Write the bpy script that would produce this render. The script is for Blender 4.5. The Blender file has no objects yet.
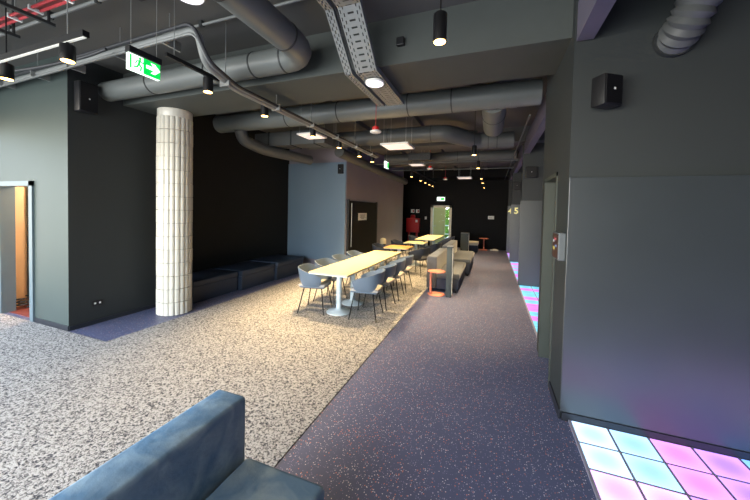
import bpy, bmesh, math, random
from mathutils import Vector, Matrix
random.seed(7)
PI = math.pi
scene = bpy.context.scene
COL = scene.collection

# ---------------------------------------------------------------- camera
def make_camera():
    yaw, pitch, roll = 0.36086, -0.028856, 0.0228167
    cy, sy, cp, sp = math.cos(yaw), math.sin(yaw), math.cos(pitch), math.sin(pitch)
    f = Vector((-sy*cp, cy*cp, sp)); r = Vector((cy, sy, 0)); u = r.cross(f)
    cr, sr = math.cos(roll), math.sin(roll)
    r2 = cr*r + sr*u; u2 = -sr*r + cr*u
    cam = bpy.data.cameras.new('camera')
    cam.sensor_width = 36; cam.sensor_fit = 'HORIZONTAL'
    cam.lens = 308.77/750*36
    cam.shift_y = -(250-219.05)/750
    cam.clip_start = .05; cam.clip_end = 200
    o = bpy.data.objects.new('camera', cam); COL.objects.link(o)
    m = Matrix((r2, u2, -f)).transposed().to_4x4()
    m.translation = Vector((0, 0, 1.75))
    o.matrix_world = m
    scene.camera = o
make_camera()

# ---------------------------------------------------------------- world, daylight, exposure
world = bpy.data.worlds.new('world'); scene.world = world; world.use_nodes = True
wn = world.node_tree.nodes; wl = world.node_tree.links
bg = wn['Background']
sky = wn.new('ShaderNodeTexSky'); sky.sky_type = 'NISHITA'; sky.sun_disc = False
sky.sun_elevation = math.radians(40); sky.sun_rotation = math.radians(200)
wl.new(sky.outputs[0], bg.inputs[0]); bg.inputs[1].default_value = .75

def area(name, loc, target, sx, sy, power, color):
    l = bpy.data.lights.new(name, 'AREA'); l.shape = 'RECTANGLE'; l.size = sx; l.size_y = sy
    l.energy = power; l.color = color
    o = bpy.data.objects.new(name, l); COL.objects.link(o); o.location = loc
    o.rotation_euler = (Vector(target)-Vector(loc)).to_track_quat('-Z', 'Y').to_euler()
    return o
# daylight through the window wall behind the camera and the windows on the far left side
area('window_daylight_rear', (-4.2, -2.85, 1.75), (-3.2, 3, .2), 8.0, 2.6, 440, (.88, .95, 1))
area('window_daylight_side', (-8.35, -.4, 1.75), (0, .4, .3), 4.2, 2.6, 45, (.86, .94, 1))

scene.view_settings.view_transform = 'Standard'
scene.view_settings.look = 'None'
scene.view_settings.gamma = 1
scene.view_settings.use_curve_mapping = False
scene.view_settings.exposure = .7
scene.render.film_transparent = False

# ---------------------------------------------------------------- helpers
def lin(c):
    return tuple(((v/255)/12.92 if v/255 <= .04045 else ((v/255+.055)/1.055)**2.4) for v in c)

MATS = {}
def mat(name, rgb, rough=.55, metal=0., var=.12, scale=5., bump=0., bscale=60., spec=.4, emit=None, estr=0., sheen=0.):
    m = bpy.data.materials.new(name); m.use_nodes = True
    n = m.node_tree.nodes; l = m.node_tree.links; b = n['Principled BSDF']
    base = lin(rgb)
    tc = n.new('ShaderNodeTexCoord')
    nz = n.new('ShaderNodeTexNoise'); nz.inputs['Scale'].default_value = scale; nz.inputs['Detail'].default_value = 4
    l.new(tc.outputs['Object'], nz.inputs['Vector'])
    mx = n.new('ShaderNodeMix'); mx.data_type = 'RGBA'
    mx.inputs['A'].default_value = (*[v*(1-var) for v in base], 1)
    mx.inputs['B'].default_value = (*[min(1, v*(1+var)) for v in base], 1)
    l.new(nz.outputs['Fac'], mx.inputs['Factor'])
    l.new(mx.outputs['Result'], b.inputs['Base Color'])
    b.inputs['Roughness'].default_value = rough; b.inputs['Metallic'].default_value = metal
    b.inputs['Specular IOR Level'].default_value = spec
    if sheen: b.inputs['Sheen Weight'].default_value = sheen
    if bump:
        n2 = n.new('ShaderNodeTexNoise'); n2.inputs['Scale'].default_value = bscale; n2.inputs['Detail'].default_value = 3
        l.new(tc.outputs['Object'], n2.inputs['Vector'])
        bp = n.new('ShaderNodeBump'); bp.inputs['Strength'].default_value = bump; bp.inputs['Distance'].default_value = .01
        l.new(n2.outputs['Fac'], bp.inputs['Height']); l.new(bp.outputs['Normal'], b.inputs['Normal'])
    if emit:
        b.inputs['Emission Color'].default_value = (*lin(emit), 1); b.inputs['Emission Strength'].default_value = estr
    MATS[name] = m
    return m

def carpet_mat():
    m = bpy.data.materials.new('carpet'); m.use_nodes = True
    n = m.node_tree.nodes; l = m.node_tree.links; b = n['Principled BSDF']
    tc = n.new('ShaderNodeTexCoord')
    def noise(s, d, dist=0):
        x = n.new('ShaderNodeTexNoise'); x.inputs['Scale'].default_value = s; x.inputs['Detail'].default_value = d
        x.inputs['Distortion'].default_value = dist
        l.new(tc.outputs['Object'], x.inputs['Vector']); return x
    a = noise(60, 2, .8)
    r = n.new('ShaderNodeValToRGB'); e = r.color_ramp.elements
    e[0].position = .36; e[0].color = (*lin((66, 68, 74)), 1)
    e[1].position = .55; e[1].color = (*lin((182, 179, 175)), 1)
    k = r.color_ramp.elements.new(.46); k.color = (*lin((136, 133, 130)), 1)
    l.new(a.outputs['Fac'], r.inputs['Fac'])
    c = noise(150, 2)
    mx = n.new('ShaderNodeMix'); mx.data_type = 'RGBA'; mx.blend_type = 'MULTIPLY'; mx.inputs['Factor'].default_value = .45
    l.new(r.outputs['Color'], mx.inputs['A']); l.new(c.outputs['Fac'], mx.inputs['B'])
    mr = n.new('ShaderNodeMapRange'); mr.inputs['To Min'].default_value = .6; mr.inputs['To Max'].default_value = 1.35
    l.new(c.outputs['Fac'], mr.inputs['Value']); l.new(mr.outputs['Result'], mx.inputs['B'])
    l.new(mx.outputs['Result'], b.inputs['Base Color'])
    b.inputs['Roughness'].default_value = .95; b.inputs['Specular IOR Level'].default_value = .1
    bp = n.new('ShaderNodeBump'); bp.inputs['Strength'].default_value = .5; bp.inputs['Distance'].default_value = .01
    l.new(a.outputs['Fac'], bp.inputs['Height']); l.new(bp.outputs['Normal'], b.inputs['Normal'])
    return m

def vinyl_mat():
    m = bpy.data.materials.new('speckled_vinyl'); m.use_nodes = True
    n = m.node_tree.nodes; l = m.node_tree.links; b = n['Principled BSDF']
    tc = n.new('ShaderNodeTexCoord')
    nz = n.new('ShaderNodeTexNoise'); nz.inputs['Scale'].default_value = 2.5; nz.inputs['Detail'].default_value = 5
    l.new(tc.outputs['Object'], nz.inputs['Vector'])
    base = n.new('ShaderNodeMix'); base.data_type = 'RGBA'
    base.inputs['A'].default_value = (*lin((78, 86, 116)), 1); base.inputs['B'].default_value = (*lin((91, 99, 131)), 1)
    l.new(nz.outputs['Fac'], base.inputs['Factor'])
    prev = base.outputs['Result']
    for sc, thr, rnd, colr in ((66, .24, .66, (226, 220, 226)), (56, .25, .72, (206, 134, 116)), (80, .24, .55, (150, 148, 180))):
        v = n.new('ShaderNodeTexVoronoi'); v.inputs['Scale'].default_value = sc
        l.new(tc.outputs['Object'], v.inputs['Vector'])
        lt = n.new('ShaderNodeMath'); lt.operation = 'LESS_THAN'; lt.inputs[1].default_value = thr
        l.new(v.outputs['Distance'], lt.inputs[0])
        sp = n.new('ShaderNodeSeparateColor'); l.new(v.outputs['Color'], sp.inputs[0])
        gt = n.new('ShaderNodeMath'); gt.operation = 'GREATER_THAN'; gt.inputs[1].default_value = rnd
        l.new(sp.outputs[0], gt.inputs[0])
        mu = n.new('ShaderNodeMath'); mu.operation = 'MULTIPLY'
        l.new(lt.outputs[0], mu.inputs[0]); l.new(gt.outputs[0], mu.inputs[1])
        mx = n.new('ShaderNodeMix'); mx.data_type = 'RGBA'
        l.new(mu.outputs[0], mx.inputs['Factor']); l.new(prev, mx.inputs['A'])
        mx.inputs['B'].default_value = (*lin(colr), 1)
        prev = mx.outputs['Result']
    l.new(prev, b.inputs['Base Color'])
    b.inputs['Roughness'].default_value = .42; b.inputs['Specular IOR Level'].default_value = .4
    return m

def velvet_mat():
    m = bpy.data.materials.new('blue_velvet'); m.use_nodes = True
    n = m.node_tree.nodes; l = m.node_tree.links; b = n['Principled BSDF']
    tc = n.new('ShaderNodeTexCoord')
    nz = n.new('ShaderNodeTexNoise'); nz.inputs['Scale'].default_value = 5; nz.inputs['Detail'].default_value = 7; nz.inputs['Distortion'].default_value = .9
    l.new(tc.outputs['Object'], nz.inputs['Vector'])
    r = n.new('ShaderNodeValToRGB'); e = r.color_ramp.elements
    e[0].position = .40; e[0].color = (*lin((102, 128, 148)), 1)
    e[1].position = .60; e[1].color = (*lin((146, 164, 172)), 1)
    l.new(nz.outputs['Fac'], r.inputs['Fac']); l.new(r.outputs['Color'], b.inputs['Base Color'])
    b.inputs['Roughness'].default_value = .75; b.inputs['Sheen Weight'].default_value = .5
    b.inputs['Sheen Tint'].default_value = (*lin((100, 160, 210)), 1); b.inputs['Specular IOR Level'].default_value = .25
    n2 = n.new('ShaderNodeTexNoise'); n2.inputs['Scale'].default_value = 14; n2.inputs['Detail'].default_value = 4
    l.new(tc.outputs['Object'], n2.inputs['Vector'])
    bp = n.new('ShaderNodeBump'); bp.inputs['Strength'].default_value = .25; bp.inputs['Distance'].default_value = .02
    l.new(n2.outputs['Fac'], bp.inputs['Height']); l.new(bp.outputs['Normal'], b.inputs['Normal'])
    return m

def wood_mat(name, c1, c2, rough=.4):
    m = bpy.data.materials.new(name); m.use_nodes = True
    n = m.node_tree.nodes; l = m.node_tree.links; b = n['Principled BSDF']
    tc = n.new('ShaderNodeTexCoord'); mp = n.new('ShaderNodeMapping'); mp.inputs['Scale'].default_value = (22, 1.6, 6)
    l.new(tc.outputs['Object'], mp.inputs['Vector'])
    nz = n.new('ShaderNodeTexNoise'); nz.inputs['Scale'].default_value = 1.6; nz.inputs['Detail'].default_value = 6
    l.new(mp.outputs['Vector'], nz.inputs['Vector'])
    mx = n.new('ShaderNodeMix'); mx.data_type = 'RGBA'
    mx.inputs['A'].default_value = (*lin(c1), 1); mx.inputs['B'].default_value = (*lin(c2), 1)
    l.new(nz.outputs['Fac'], mx.inputs['Factor']); l.new(mx.outputs['Result'], b.inputs['Base Color'])
    b.inputs['Roughness'].default_value = rough
    return m

def glow_mat(name, rgb, strength, face=None):
    """a lit diffuser: emission plus a glossy plastic skin"""
    m = bpy.data.materials.new(name); m.use_nodes = True
    b = m.node_tree.nodes['Principled BSDF']
    b.inputs['Base Color'].default_value = (*lin(face or rgb), 1); b.inputs['Roughness'].default_value = .3
    b.inputs['Emission Color'].default_value = (*lin(rgb), 1); b.inputs['Emission Strength'].default_value = strength
    return m

CEIL = mat('ceiling_paint', (86, 85, 82), .8, var=.1, scale=1.2)
BEAMM = mat('beam_paint', (70, 74, 71), .7, var=.1)
DUCT = mat('duct_paint', (98, 102, 100), .42, var=.1, scale=3, spec=.5)
DUCTD = mat('duct_dark_paint', (78, 80, 80), .5, var=.1)
SEAM = mat('seam_dark', (46, 48, 48), .5)
STEEL = mat('galvanised_steel', (150, 152, 150), .4, metal=.6, var=.1, scale=20)
TRAYM = mat('tray_steel', (138, 140, 138), .5, metal=.35, var=.1, scale=20)
PIPE = mat('grey_pipe', (120, 122, 120), .4, var=.1)
CABLE = mat('dark_cable', (44, 45, 48), .5)
WALLG = mat('grey_green_wall', (60, 70, 67), .55, var=.06, scale=2)
WALLD = mat('shaded_side_wall', (42, 45, 45), .6, var=.08, scale=2)  # grey wall paint darkened: the side wall's shade is put into the colour
WALLBLK = mat('black_wall', (13, 13, 15), .7, var=.1, scale=2, spec=.2)
WALLM = mat('mauve_grey_wall', (128, 123, 134), .6, var=.06, scale=2)
WALLBLUE = mat('blue_grey_panel', (106, 126, 146), .35, var=.08, scale=1.2)
WALLR = mat('right_wall_paint', (47, 51, 51), .6, var=.08, scale=2)
PANELR = mat('scuffed_wall_panel', (53, 58, 60), .33, var=.16, scale=3, bump=.02, bscale=30, spec=1.0)
BASEB = mat('dark_baseboard', (38, 40, 46), .45)
BLACK = mat('black_plastic', (26, 26, 28), .45)
BLACKM = mat('black_metal', (24, 24, 26), .4, metal=.3)
WHITE = mat('white_plastic', (226, 226, 222), .4, var=.03)
CREAM = mat('cream_frame', (214, 208, 186), .4, var=.04)
RED = mat('red_paint', (190, 20, 24), .35, var=.06)
REDP = mat('red_pipe_paint', (176, 52, 58), .4)
PINK = mat('salmon_metal', (214, 134, 114), .4, var=.05)
TILEW = mat('glazed_white_tile', (198, 193, 180), .28, var=.05, scale=9, spec=.5)
GROUT = mat('tile_grout', (150, 144, 132), .8)
LEGW = mat('pale_table_leg', (196, 208, 212), .4, var=.04)
SHELL = mat('blue_grey_shell', (92, 106, 122), .5, var=.05)
SHELLD = mat('navy_shell', (48, 54, 66), .5, var=.05)
SHELLC = mat('cream_shell', (206, 192, 160), .6, var=.06)
PAD = mat('greige_seat_pad', (168, 162, 154), .8, var=.08, scale=30, bump=.1)
PADD = mat('dark_seat_pad', (70, 72, 78), .8, var=.08, scale=30)
GREYFAB = mat('grey_sofa_fabric', (76, 81, 88), .85, var=.12, scale=12, bump=.15, bscale=90, sheen=.3)
NAVYFAB = mat('navy_sofa_side', (42, 50, 68), .8, var=.1, scale=12)
CREAMFAB = mat('cream_cushion', (186, 180, 166), .85, var=.1, scale=12)
BENCHM = mat('navy_bench_vinyl', (44, 54, 70), .45, var=.12, scale=3)
SCREENM = mat('charcoal_felt_screen', (66, 74, 76), .8, var=.1, scale=20)
TAN = mat('tan_wall', (220, 190, 150), .6, var=.06)
REDFLOOR = mat('red_brown_floor', (128, 66, 58), .5)
DARKDOOR = mat('dark_door_leaf', (66, 72, 74), .5)
BLKDOOR = mat('black_door_leaf', (20, 19, 18), .65, spec=.2)
GREEN = glow_mat('exit_green', (0, 190, 70), .9)
SIGNW = glow_mat('exit_white', (235, 255, 240), 1.1)
PAPER = mat('paper', (242, 242, 240), .7, var=.02)
GREYINK = mat('grey_ink', (120, 120, 120), .7)
YELLOWINK = mat('pale_yellow_numeral', (236, 226, 150), .5, emit=(236, 226, 150), estr=.25)
BULB = glow_mat('warm_lens', (255, 196, 110), 9)
TRACKGLOW = glow_mat('track_diffuser', (225, 225, 216), .2)
DISC = glow_mat('disc_diffuser', (236, 234, 244), .75)
PANELGLOW = glow_mat('panel_face_glow', (250, 230, 220), .5)  # brightness of unlit panels put in as weak emission
FOLIAGE = mat('green_foliage', (120, 160, 60), .7, var=.5, scale=9)
CARPET = carpet_mat(); VINYL = vinyl_mat(); VELVET = velvet_mat()
WOOD = wood_mat('pale_oak_top', (214, 196, 146), (226, 210, 164)); WOODO = wood_mat('orange_wood_top', (214, 158, 92), (226, 178, 112))
GLASS = bpy.data.materials.new('clear_glass'); GLASS.use_nodes = True
_g = GLASS.node_tree.nodes['Principled BSDF']
_g.inputs['Transmission Weight'].default_value = 1; _g.inputs['Roughness'].default_value = .02; _g.inputs['IOR'].default_value = 1.05
_g.inputs['Base Color'].default_value = (.93, .98, .95, 1)

# --- bmesh shapes
def nb(): return bmesh.new()
def box(bm, x0, x1, y0, y1, z0, z1, bev=0., seg=2):
    t = bmesh.new(); bmesh.ops.create_cube(t, size=1)
    for v in t.verts:
        v.co = Vector(((x0+x1)/2+v.co.x*(x1-x0), (y0+y1)/2+v.co.y*(y1-y0), (z0+z1)/2+v.co.z*(z1-z0)))
    if bev: bmesh.ops.bevel(t, geom=t.edges[:], offset=bev, segments=seg, affect='EDGES', profile=.5)
    merge(bm, t); return bm
def merge(bm, t, M=None):
    me = bpy.data.meshes.new('t')
    if M is not None: bmesh.ops.transform(t, matrix=M, verts=t.verts[:])
    t.to_mesh(me); t.free(); bm.from_mesh(me); bpy.data.meshes.remove(me)
def smooth_path(pts, rad, n=5):
    """round the corners of a polyline"""
    pts = [Vector(p) for p in pts]
    if rad <= 0 or len(pts) < 3: return pts
    out = [pts[0]]
    for i in range(1, len(pts)-1):
        a, b, c = pts[i-1], pts[i], pts[i+1]
        d = min(rad, (a-b).length*.49, (c-b).length*.49)
        p0 = b+(a-b).normalized()*d; p1 = b+(c-b).normalized()*d
        for k in range(n+1):
            t = k/n; out.append((1-t)**2*p0+2*t*(1-t)*b+t*t*p1)
    out.append(pts[-1]); return out
def tube(bm, pts, r, seg=10, bend=0., cap=True, rfun=None):
    P = smooth_path(pts, bend); rings = []
    up = Vector((0, 0, 1)); prev = None
    for i, p in enumerate(P):
        d = (P[min(i+1, len(P)-1)]-P[max(i-1, 0)]).normalized()
        if prev is None:
            a = up if abs(d.dot(up)) < .95 else Vector((1, 0, 0))
            x = d.cross(a).normalized()
        else:
            x = (prev-d*prev.dot(d)).normalized()
        prev = x; y = d.cross(x)
        rr = rfun(i/(len(P)-1)) if rfun else r
        rings.append([bm.verts.new(p+rr*(math.cos(2*PI*k/seg)*x+math.sin(2*PI*k/seg)*y)) for k in range(seg)])
    for a, b in zip(rings, rings[1:]):
        for k in range(seg): bm.faces.new((a[k], a[(k+1) % seg], b[(k+1) % seg], b[k]))
    if cap: bm.faces.new(rings[0][::-1]); bm.faces.new(rings[-1])
    return bm
def lathe(bm, prof, c=(0, 0, 0), seg=24):
    rings = []
    for r, z in prof:
        rings.append([bm.verts.new((c[0]+r*math.cos(2*PI*k/seg), c[1]+r*math.sin(2*PI*k/seg), c[2]+z)) for k in range(seg)])
    for a, b in zip(rings, rings[1:]):
        for k in range(seg): bm.faces.new((a[k], a[(k+1) % seg], b[(k+1) % seg], b[k]))
    bm.faces.new(rings[0][::-1]); bm.faces.new(rings[-1]); return bm
def ring(bm, c, axis, r, w, th=.008, seg=24):
    """thin band around a round duct"""
    d = Vector(axis).normalized(); c = Vector(c)
    tube(bm, [c-d*w/2, c+d*w/2], r+th, seg); return bm
def prism(bm, pts2, f0, f1):
    a = [bm.verts.new(f0(*p)) for p in pts2]; b = [bm.verts.new(f1(*p)) for p in pts2]; n = len(a)
    for k in range(n): bm.faces.new((a[k], a[(k+1) % n], b[(k+1) % n], b[k]))
    bm.faces.new(a[::-1]); bm.faces.new(b); return bm

def obj(name, bm, m, parent=None, smooth=False, local=False):
    bmesh.ops.recalc_face_normals(bm, faces=bm.faces[:])
    if parent is not None and not local:
        off = -parent_loc(parent)
        bmesh.ops.translate(bm, vec=off, verts=bm.verts[:])
    me = bpy.data.meshes.new(name); bm.to_mesh(me); bm.free()
    me.materials.append(m)
    if smooth:
        me.polygons.foreach_set('use_smooth', [True]*len(me.polygons)); me.set_sharp_from_angle(angle=math.radians(40))
    o = bpy.data.objects.new(name, me); COL.objects.link(o)
    if parent is not None: o.parent = parent
    return o
def parent_loc(p):
    v = Vector(p.location)
    while p.parent is not None: p = p.parent; v += p.location
    return v
def tag(o, label, cat, group=None):
    o['label'] = label; o['category'] = cat
    if group: o['group'] = group
    return o
def thing(name, label, cat, loc=(0, 0, 0), group=None):
    o = bpy.data.objects.new(name, None); COL.objects.link(o); o.location = loc; o.empty_display_size = .1
    return tag(o, label, cat, group)
def struct(name, bm, m, parent=None, smooth=False):
    o = obj(name, bm, m, parent, smooth)
    if parent is None: o['kind'] = 'structure'
    return o
def sbox(name, m, *b, parent=None, bev=0.): return struct(name, box(nb(), *b, bev=bev), m, parent)
def dup(root, loc, rotz=0, label=None, group=None):
    r = root.copy(); COL.objects.link(r); r.location = loc; r.rotation_euler = (0, 0, rotz)
    if label: r['label'] = label
    if group: r['group'] = group
    for ch in list(root.children):
        c = ch.copy(); COL.objects.link(c); c.parent = r
        for g in list(ch.children):
            d = g.copy(); COL.objects.link(d); d.parent = c
    return r

CZ = 3.75          # ceiling height
FY = 15.7          # far wall
LX = -5.36         # dark left wall plane
RX = .60           # corridor right boundary
BX = 4.5           # back of the game bays

# ---------------------------------------------------------------- setting
sbox('floor', VINYL, -8.6, BX, -3.1, FY+.1, -.12, 0)
bm = nb()
prism(bm, [(-8.5, -3), (-1.318, -3), (-1.318, FY-.02), (-4.6, FY-.02), (-4.6, 13.62), (-3.8, 13.62), (-3.8, 7.76), (-4.515, 7.76), (-4.515, 2.42), (-8.5, 2.42)],
      lambda x, y: (x, y, .0), lambda x, y: (x, y, .008))
struct('floor_carpet', bm, CARPET)
sbox('ceiling', CEIL, -8.6, BX+.1, -3.1, FY+.1, CZ, CZ+.15)
for nm, lab, y0, y1, z, m in (('ceiling_beam', '', 3.11, 3.86, 3.27, BEAMM), ('ceiling_beam', '', 7.9, 8.4, 3.42, CEIL), ('ceiling_beam', '', 11.0, 11.5, 3.42, CEIL),
                              ('ceiling_beam', '', 14.5, FY, 3.32, WALLBLK)):
    sbox(nm, m, LX if y1 < 7 else (-3.79 if y1 < 13 else -4.6), RX if y1 < 7 else BX, y0, y1, z, CZ)
# thin secondary joists under the far ceiling
for x in (-2.9, -1.6, -.3):
    sbox('ceiling_joist', CEIL, x-.07, x+.07, 4.0, 14.5, 3.65, CZ)

# left: the wall that faces the camera, with the doorway (opening X -7.1..-6.3, z 0..2.0)
bm = nb()
box(bm, -6.28, LX-.001, 2.44, 2.56, 0, CZ); box(bm, -8.5, -7.12, 2.44, 2.56, 0, CZ); box(bm, -7.12, -6.28, 2.44, 2.56, 2.0, CZ)
struct('wall_left_front', bm, WALLG)
sbox('wall_left', WALLD, LX-.46, LX, 2.561, 3.9, 0, CZ)
sbox('wall_left_edge', WALLD, LX-.12, LX, 2.441, 2.561, 0, CZ)
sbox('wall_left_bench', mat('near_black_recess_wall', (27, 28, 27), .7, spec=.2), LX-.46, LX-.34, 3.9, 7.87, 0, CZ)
sbox('wall_left_middle', WALLM, LX-.34, -3.79, 7.75, 7.87, 0, CZ)
sbox('wall_left_far', WALLM, -3.91, -3.79, 7.87, 13.6, 0, CZ)
sbox('wall_left_recess', WALLBLK, -4.72, -4.6, 13.6, FY, 0, CZ)
sbox('wall_left_recess_return', WALLBLK, -4.6, -3.91, 13.48, 13.6, 0, CZ)
bm = nb()
box(bm, -4.72, -2.88, FY, FY+.12, 0, CZ); box(bm, -1.88, BX, FY, FY+.12, 0, CZ); box(bm, -2.88, -1.88, FY, FY+.12, 2.06, CZ)
struct('wall_far', bm, WALLBLK)
# rear window wall and side window wall (behind the photographer)
def window_wall(name, mapf, a0, a1, n, m):
    bm = nb(); z0, z1 = .45, 3.05; step = (a1-a0)/n; g = .14
    mapf(bm, a0-g, a1+g, 0, z0); mapf(bm, a0-g, a1+g, z1, CZ)
    for k in range(n+1): mapf(bm, a0+k*step-g, a0+k*step+g, z0, z1)
    struct(name, bm, m)
rear = lambda bm, a, b, z0, z1: box(bm, a, b, -3.1, -3.0, z0, z1)
side = lambda bm, a, b, z0, z1: box(bm, -8.6, -8.5, a, b, z0, z1)
window_wall('wall_rear', rear, -8.36, 0, 5, WALLR)
window_wall('wall_left_window', side, -2.96, 2.30, 3, WALLR)
sbox('wall_rear_right', WALLR, .14, BX, -3.1, -3.0, 0, CZ)
sbox('wall_right', WALLR, BX, BX+.1, -3.1, FY, 0, CZ)
# left baseboards
sbox('baseboard_left_front', BASEB, -6.2, LX, 2.43, 2.44, .0, .07)
sbox('baseboard_left', BASEB, LX, LX+.012, 2.44, 3.9, 0, .06)
sbox('baseboard_middle', BASEB, -3.79, -3.778, 10.2, 13.6, 0, .07)
# blue panel hung on the middle wall
sbox('wall_panel_blue', WALLBLUE, LX-.33, -3.80, 7.70, 7.75, .30, 3.06, bev=.004)

# right partitions -------------------------------------------------
sbox('wall_partition_front', WALLR, RX, BX, 3.02, 3.16, 0, CZ)
bm = nb()
box(bm, RX, RX+.12, 3.16, 3.5, 0, CZ); box(bm, RX, RX+.12, 4.25, 4.45, 0, CZ); box(bm, RX, RX+.12, 3.5, 4.25, 2.17, CZ)
struct('wall_partition_side', bm, WALLR)
sbox('wall_partition_inner', PANELR, RX+.12, BX, 4.25, 4.45, 0, CZ)
sbox('wall_panel_front', PANELR, RX, BX, 2.995, 3.02, .07, 2.06, bev=.003)
sbox('baseboard_right_front', BASEB, RX+.01, BX, 2.985, 3.02, 0, .07)
sbox('baseboard_right_side', BASEB, RX-.012, RX, 3.0, 3.48, 0, .08)
# doorway lining of the side door
bm = nb()
box(bm, RX-.01, RX+.13, 3.5, 3.54, 0, 2.17); box(bm, RX-.01, RX+.13, 4.215, 4.25, 0, 2.17); box(bm, RX-.01, RX+.13, 3.5, 4.25, 2.13, 2.17)
d1 = struct('door_1', bm, mat('door_lining', (64, 68, 62), .5))
for y, nm in ((8.2, 'wall_partition_second'), (12.05, 'wall_partition_third'), (14.6, 'wall_partition_fourth')):
    sbox(nm, WALLR, .66, BX, y, y+.14, 0, CZ)
    sbox('wall_panel_bay', PANELR, .64, BX, y-.025, y, .03, 2.06, bev=.003)
sbox('ceiling_beam_right', mat('violet_lit_beam', (100, 96, 112), .5), .61, .73, -3, 3.0, 3.18, 3.5)  # violet light falling on the beam is put into its colour
sbox('ceiling_beam_right', MATS['violet_lit_beam'], .68, .80, 4.45, 14.5, 3.18, 3.5)

# light floors -----------------------------------------------------
TC = {'w': (.56, .92, 1.35), 'c': (.40, .78, 1.3), 'p': (1.0, .52, 1.3), 'm': (.86, .30, 1.2), 'v': (.58, .28, 1.25), 'b': (.18, .45, 1.3), 'C': (.06, .50, .72), 'M': (.60, .10, .70)}
TM = {}
for (k, c), n_ in zip(TC.items(), ('white', 'pale_cyan', 'pink', 'magenta', 'violet', 'blue', 'deep_cyan', 'deep_magenta')):
    m = TM[k] = glow_mat('light_tile_'+n_, (200, 200, 205), 1.0, (110, 112, 116))
    nn, ll = m.node_tree.nodes, m.node_tree.links; pb = nn['Principled BSDF']
    tc = nn.new('ShaderNodeTexCoord'); ln = nn.new('ShaderNodeVectorMath'); ln.operation = 'LENGTH'
    mp = nn.new('ShaderNodeMapping'); mp.inputs['Scale'].default_value = (1, 1, 0)
    ll.new(tc.outputs['Object'], mp.inputs['Vector']); ll.new(mp.outputs['Vector'], ln.inputs[0])
    mr = nn.new('ShaderNodeMapRange'); mr.interpolation_type = 'SMOOTHSTEP'
    mr.inputs['From Min'].default_value = .02; mr.inputs['From Max'].default_value = .15
    mr.inputs['To Min'].default_value = .7; mr.inputs['To Max'].default_value = 1.12      # LED strips run round the rim of each tile
    ll.new(ln.outputs['Value'], mr.inputs['Value']); ll.new(mr.outputs['Result'], pb.inputs['Emission Strength'])
    pb.inputs['Emission Color'].default_value = (*c, 1)
FRAMEM = mat('tile_frame', (150, 146, 160), .5)
tile_mesh = {}
P = .263
for k, m in TM.items():
    bm = nb(); box(bm, -P/2+.008, P/2-.008, -P/2+.008, P/2-.008, 0, .016, bev=.004, seg=1)
    me = bpy.data.meshes.new('light_tile'); bm.to_mesh(me); bm.free(); me.materials.append(m); tile_mesh[k] = me
def light_floor(name, x0, y1, nx, ny, pat):
    bm = nb(); box(bm, x0-.012, x0+nx*P, y1-ny*P, y1, .0, .0185)
    fr = struct(name, bm, FRAMEM)
    for i in range(nx):
        for j in range(ny):
            o = bpy.data.objects.new('light_tile', tile_mesh[pat(i, j)]); COL.objects.link(o); o.parent = fr
            o.location = (x0+(i+.5)*P, y1-(j+.5)*P, .006)
FIRST = ['wwpmmw', 'ccpmcw', 'mmvcpc', 'vvmcbm', 'bvbmpc', 'bcmvcp']
def pat1(i, j):
    if i < 6 and j < 6: return FIRST[i][j]
    return random.choice('cmvbpcmv')
light_floor('floor_light_front', .672, 2.985, 14, 6, pat1)
rowpat = lambda i, j: 'CMCMCMMC'[j % 8] if i < 8 else random.choice('CM')
light_floor('floor_light_second', .665, 8.17, 8, 14, lambda i, j: 'CMCCMCMM'[(j+(i//5)) % 8])
light_floor('floor_light_third', .665, 12.02, 8, 14, lambda i, j: 'CMMCMCMC'[(j+(i//5)) % 8])
light_floor('floor_light_fourth', .665, 14.57, 8, 9, lambda i, j: 'MCMMCMC'[(j+(i//5)) % 7])

# left doorway -----------------------------------------------------
bm = nb()
box(bm, -7.19, -7.11, 2.415, 2.58, 0, 2.06); box(bm, -6.29, -6.20, 2.415, 2.58, 0, 2.06); box(bm, -7.19, -6.20, 2.415, 2.58, 1.99, 2.06)
struct('door_2', bm, mat('blue_grey_door_frame', (92, 106, 112), .45))
# little lit room behind it
bm = nb(); box(bm, -7.45, -7.35, 2.56, 4.6, 0, 2.6); box(bm, -7.45, -5.86, 4.5, 4.6, 0, 2.6); box(bm, -7.45, -5.86, 2.56, 4.6, 2.5, 2.6); box(bm, -5.96, -5.86, 2.56, 4.6, 0, 2.6)
struct('wall_back_room', bm, TAN)
sbox('floor_back_room', REDFLOOR, -7.35, -5.96, 2.5, 4.5, 0, .006)
bm = nb(); box(bm, -7.35, -7.31, 2.80, 3.6, .01, 2.02)
d = struct('door_3', bm, DARKDOOR)
bm = nb(); tube(bm, [(-7.31, 2.86, 1.06), (-7.25, 2.86, 1.06), (-7.25, 2.99, 1.06)], .011, 8, bend=.02)
obj('door_handle', bm, STEEL, d)
l = bpy.data.lights.new('back_room_lamp', 'POINT'); l.energy = 45; l.color = (1, .88, .7); l.shadow_soft_size = .12
o = bpy.data.objects.new('back_room_lamp', l); COL.objects.link(o); o.location = (-6.6, 3.3, 2.3)
bm = nb()
pts = [(-7.2+.10*math.cos(a*.55)*(1-.01*a), 2.70+.08*math.sin(a*.55), .03+.004*a) for a in range(40)]
tube(bm, pts, .012, 6)
tag(obj('cable_coil', bm, CABLE, None, True), 'coil of dark cable on the floor inside the lit doorway', 'cable')

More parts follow.
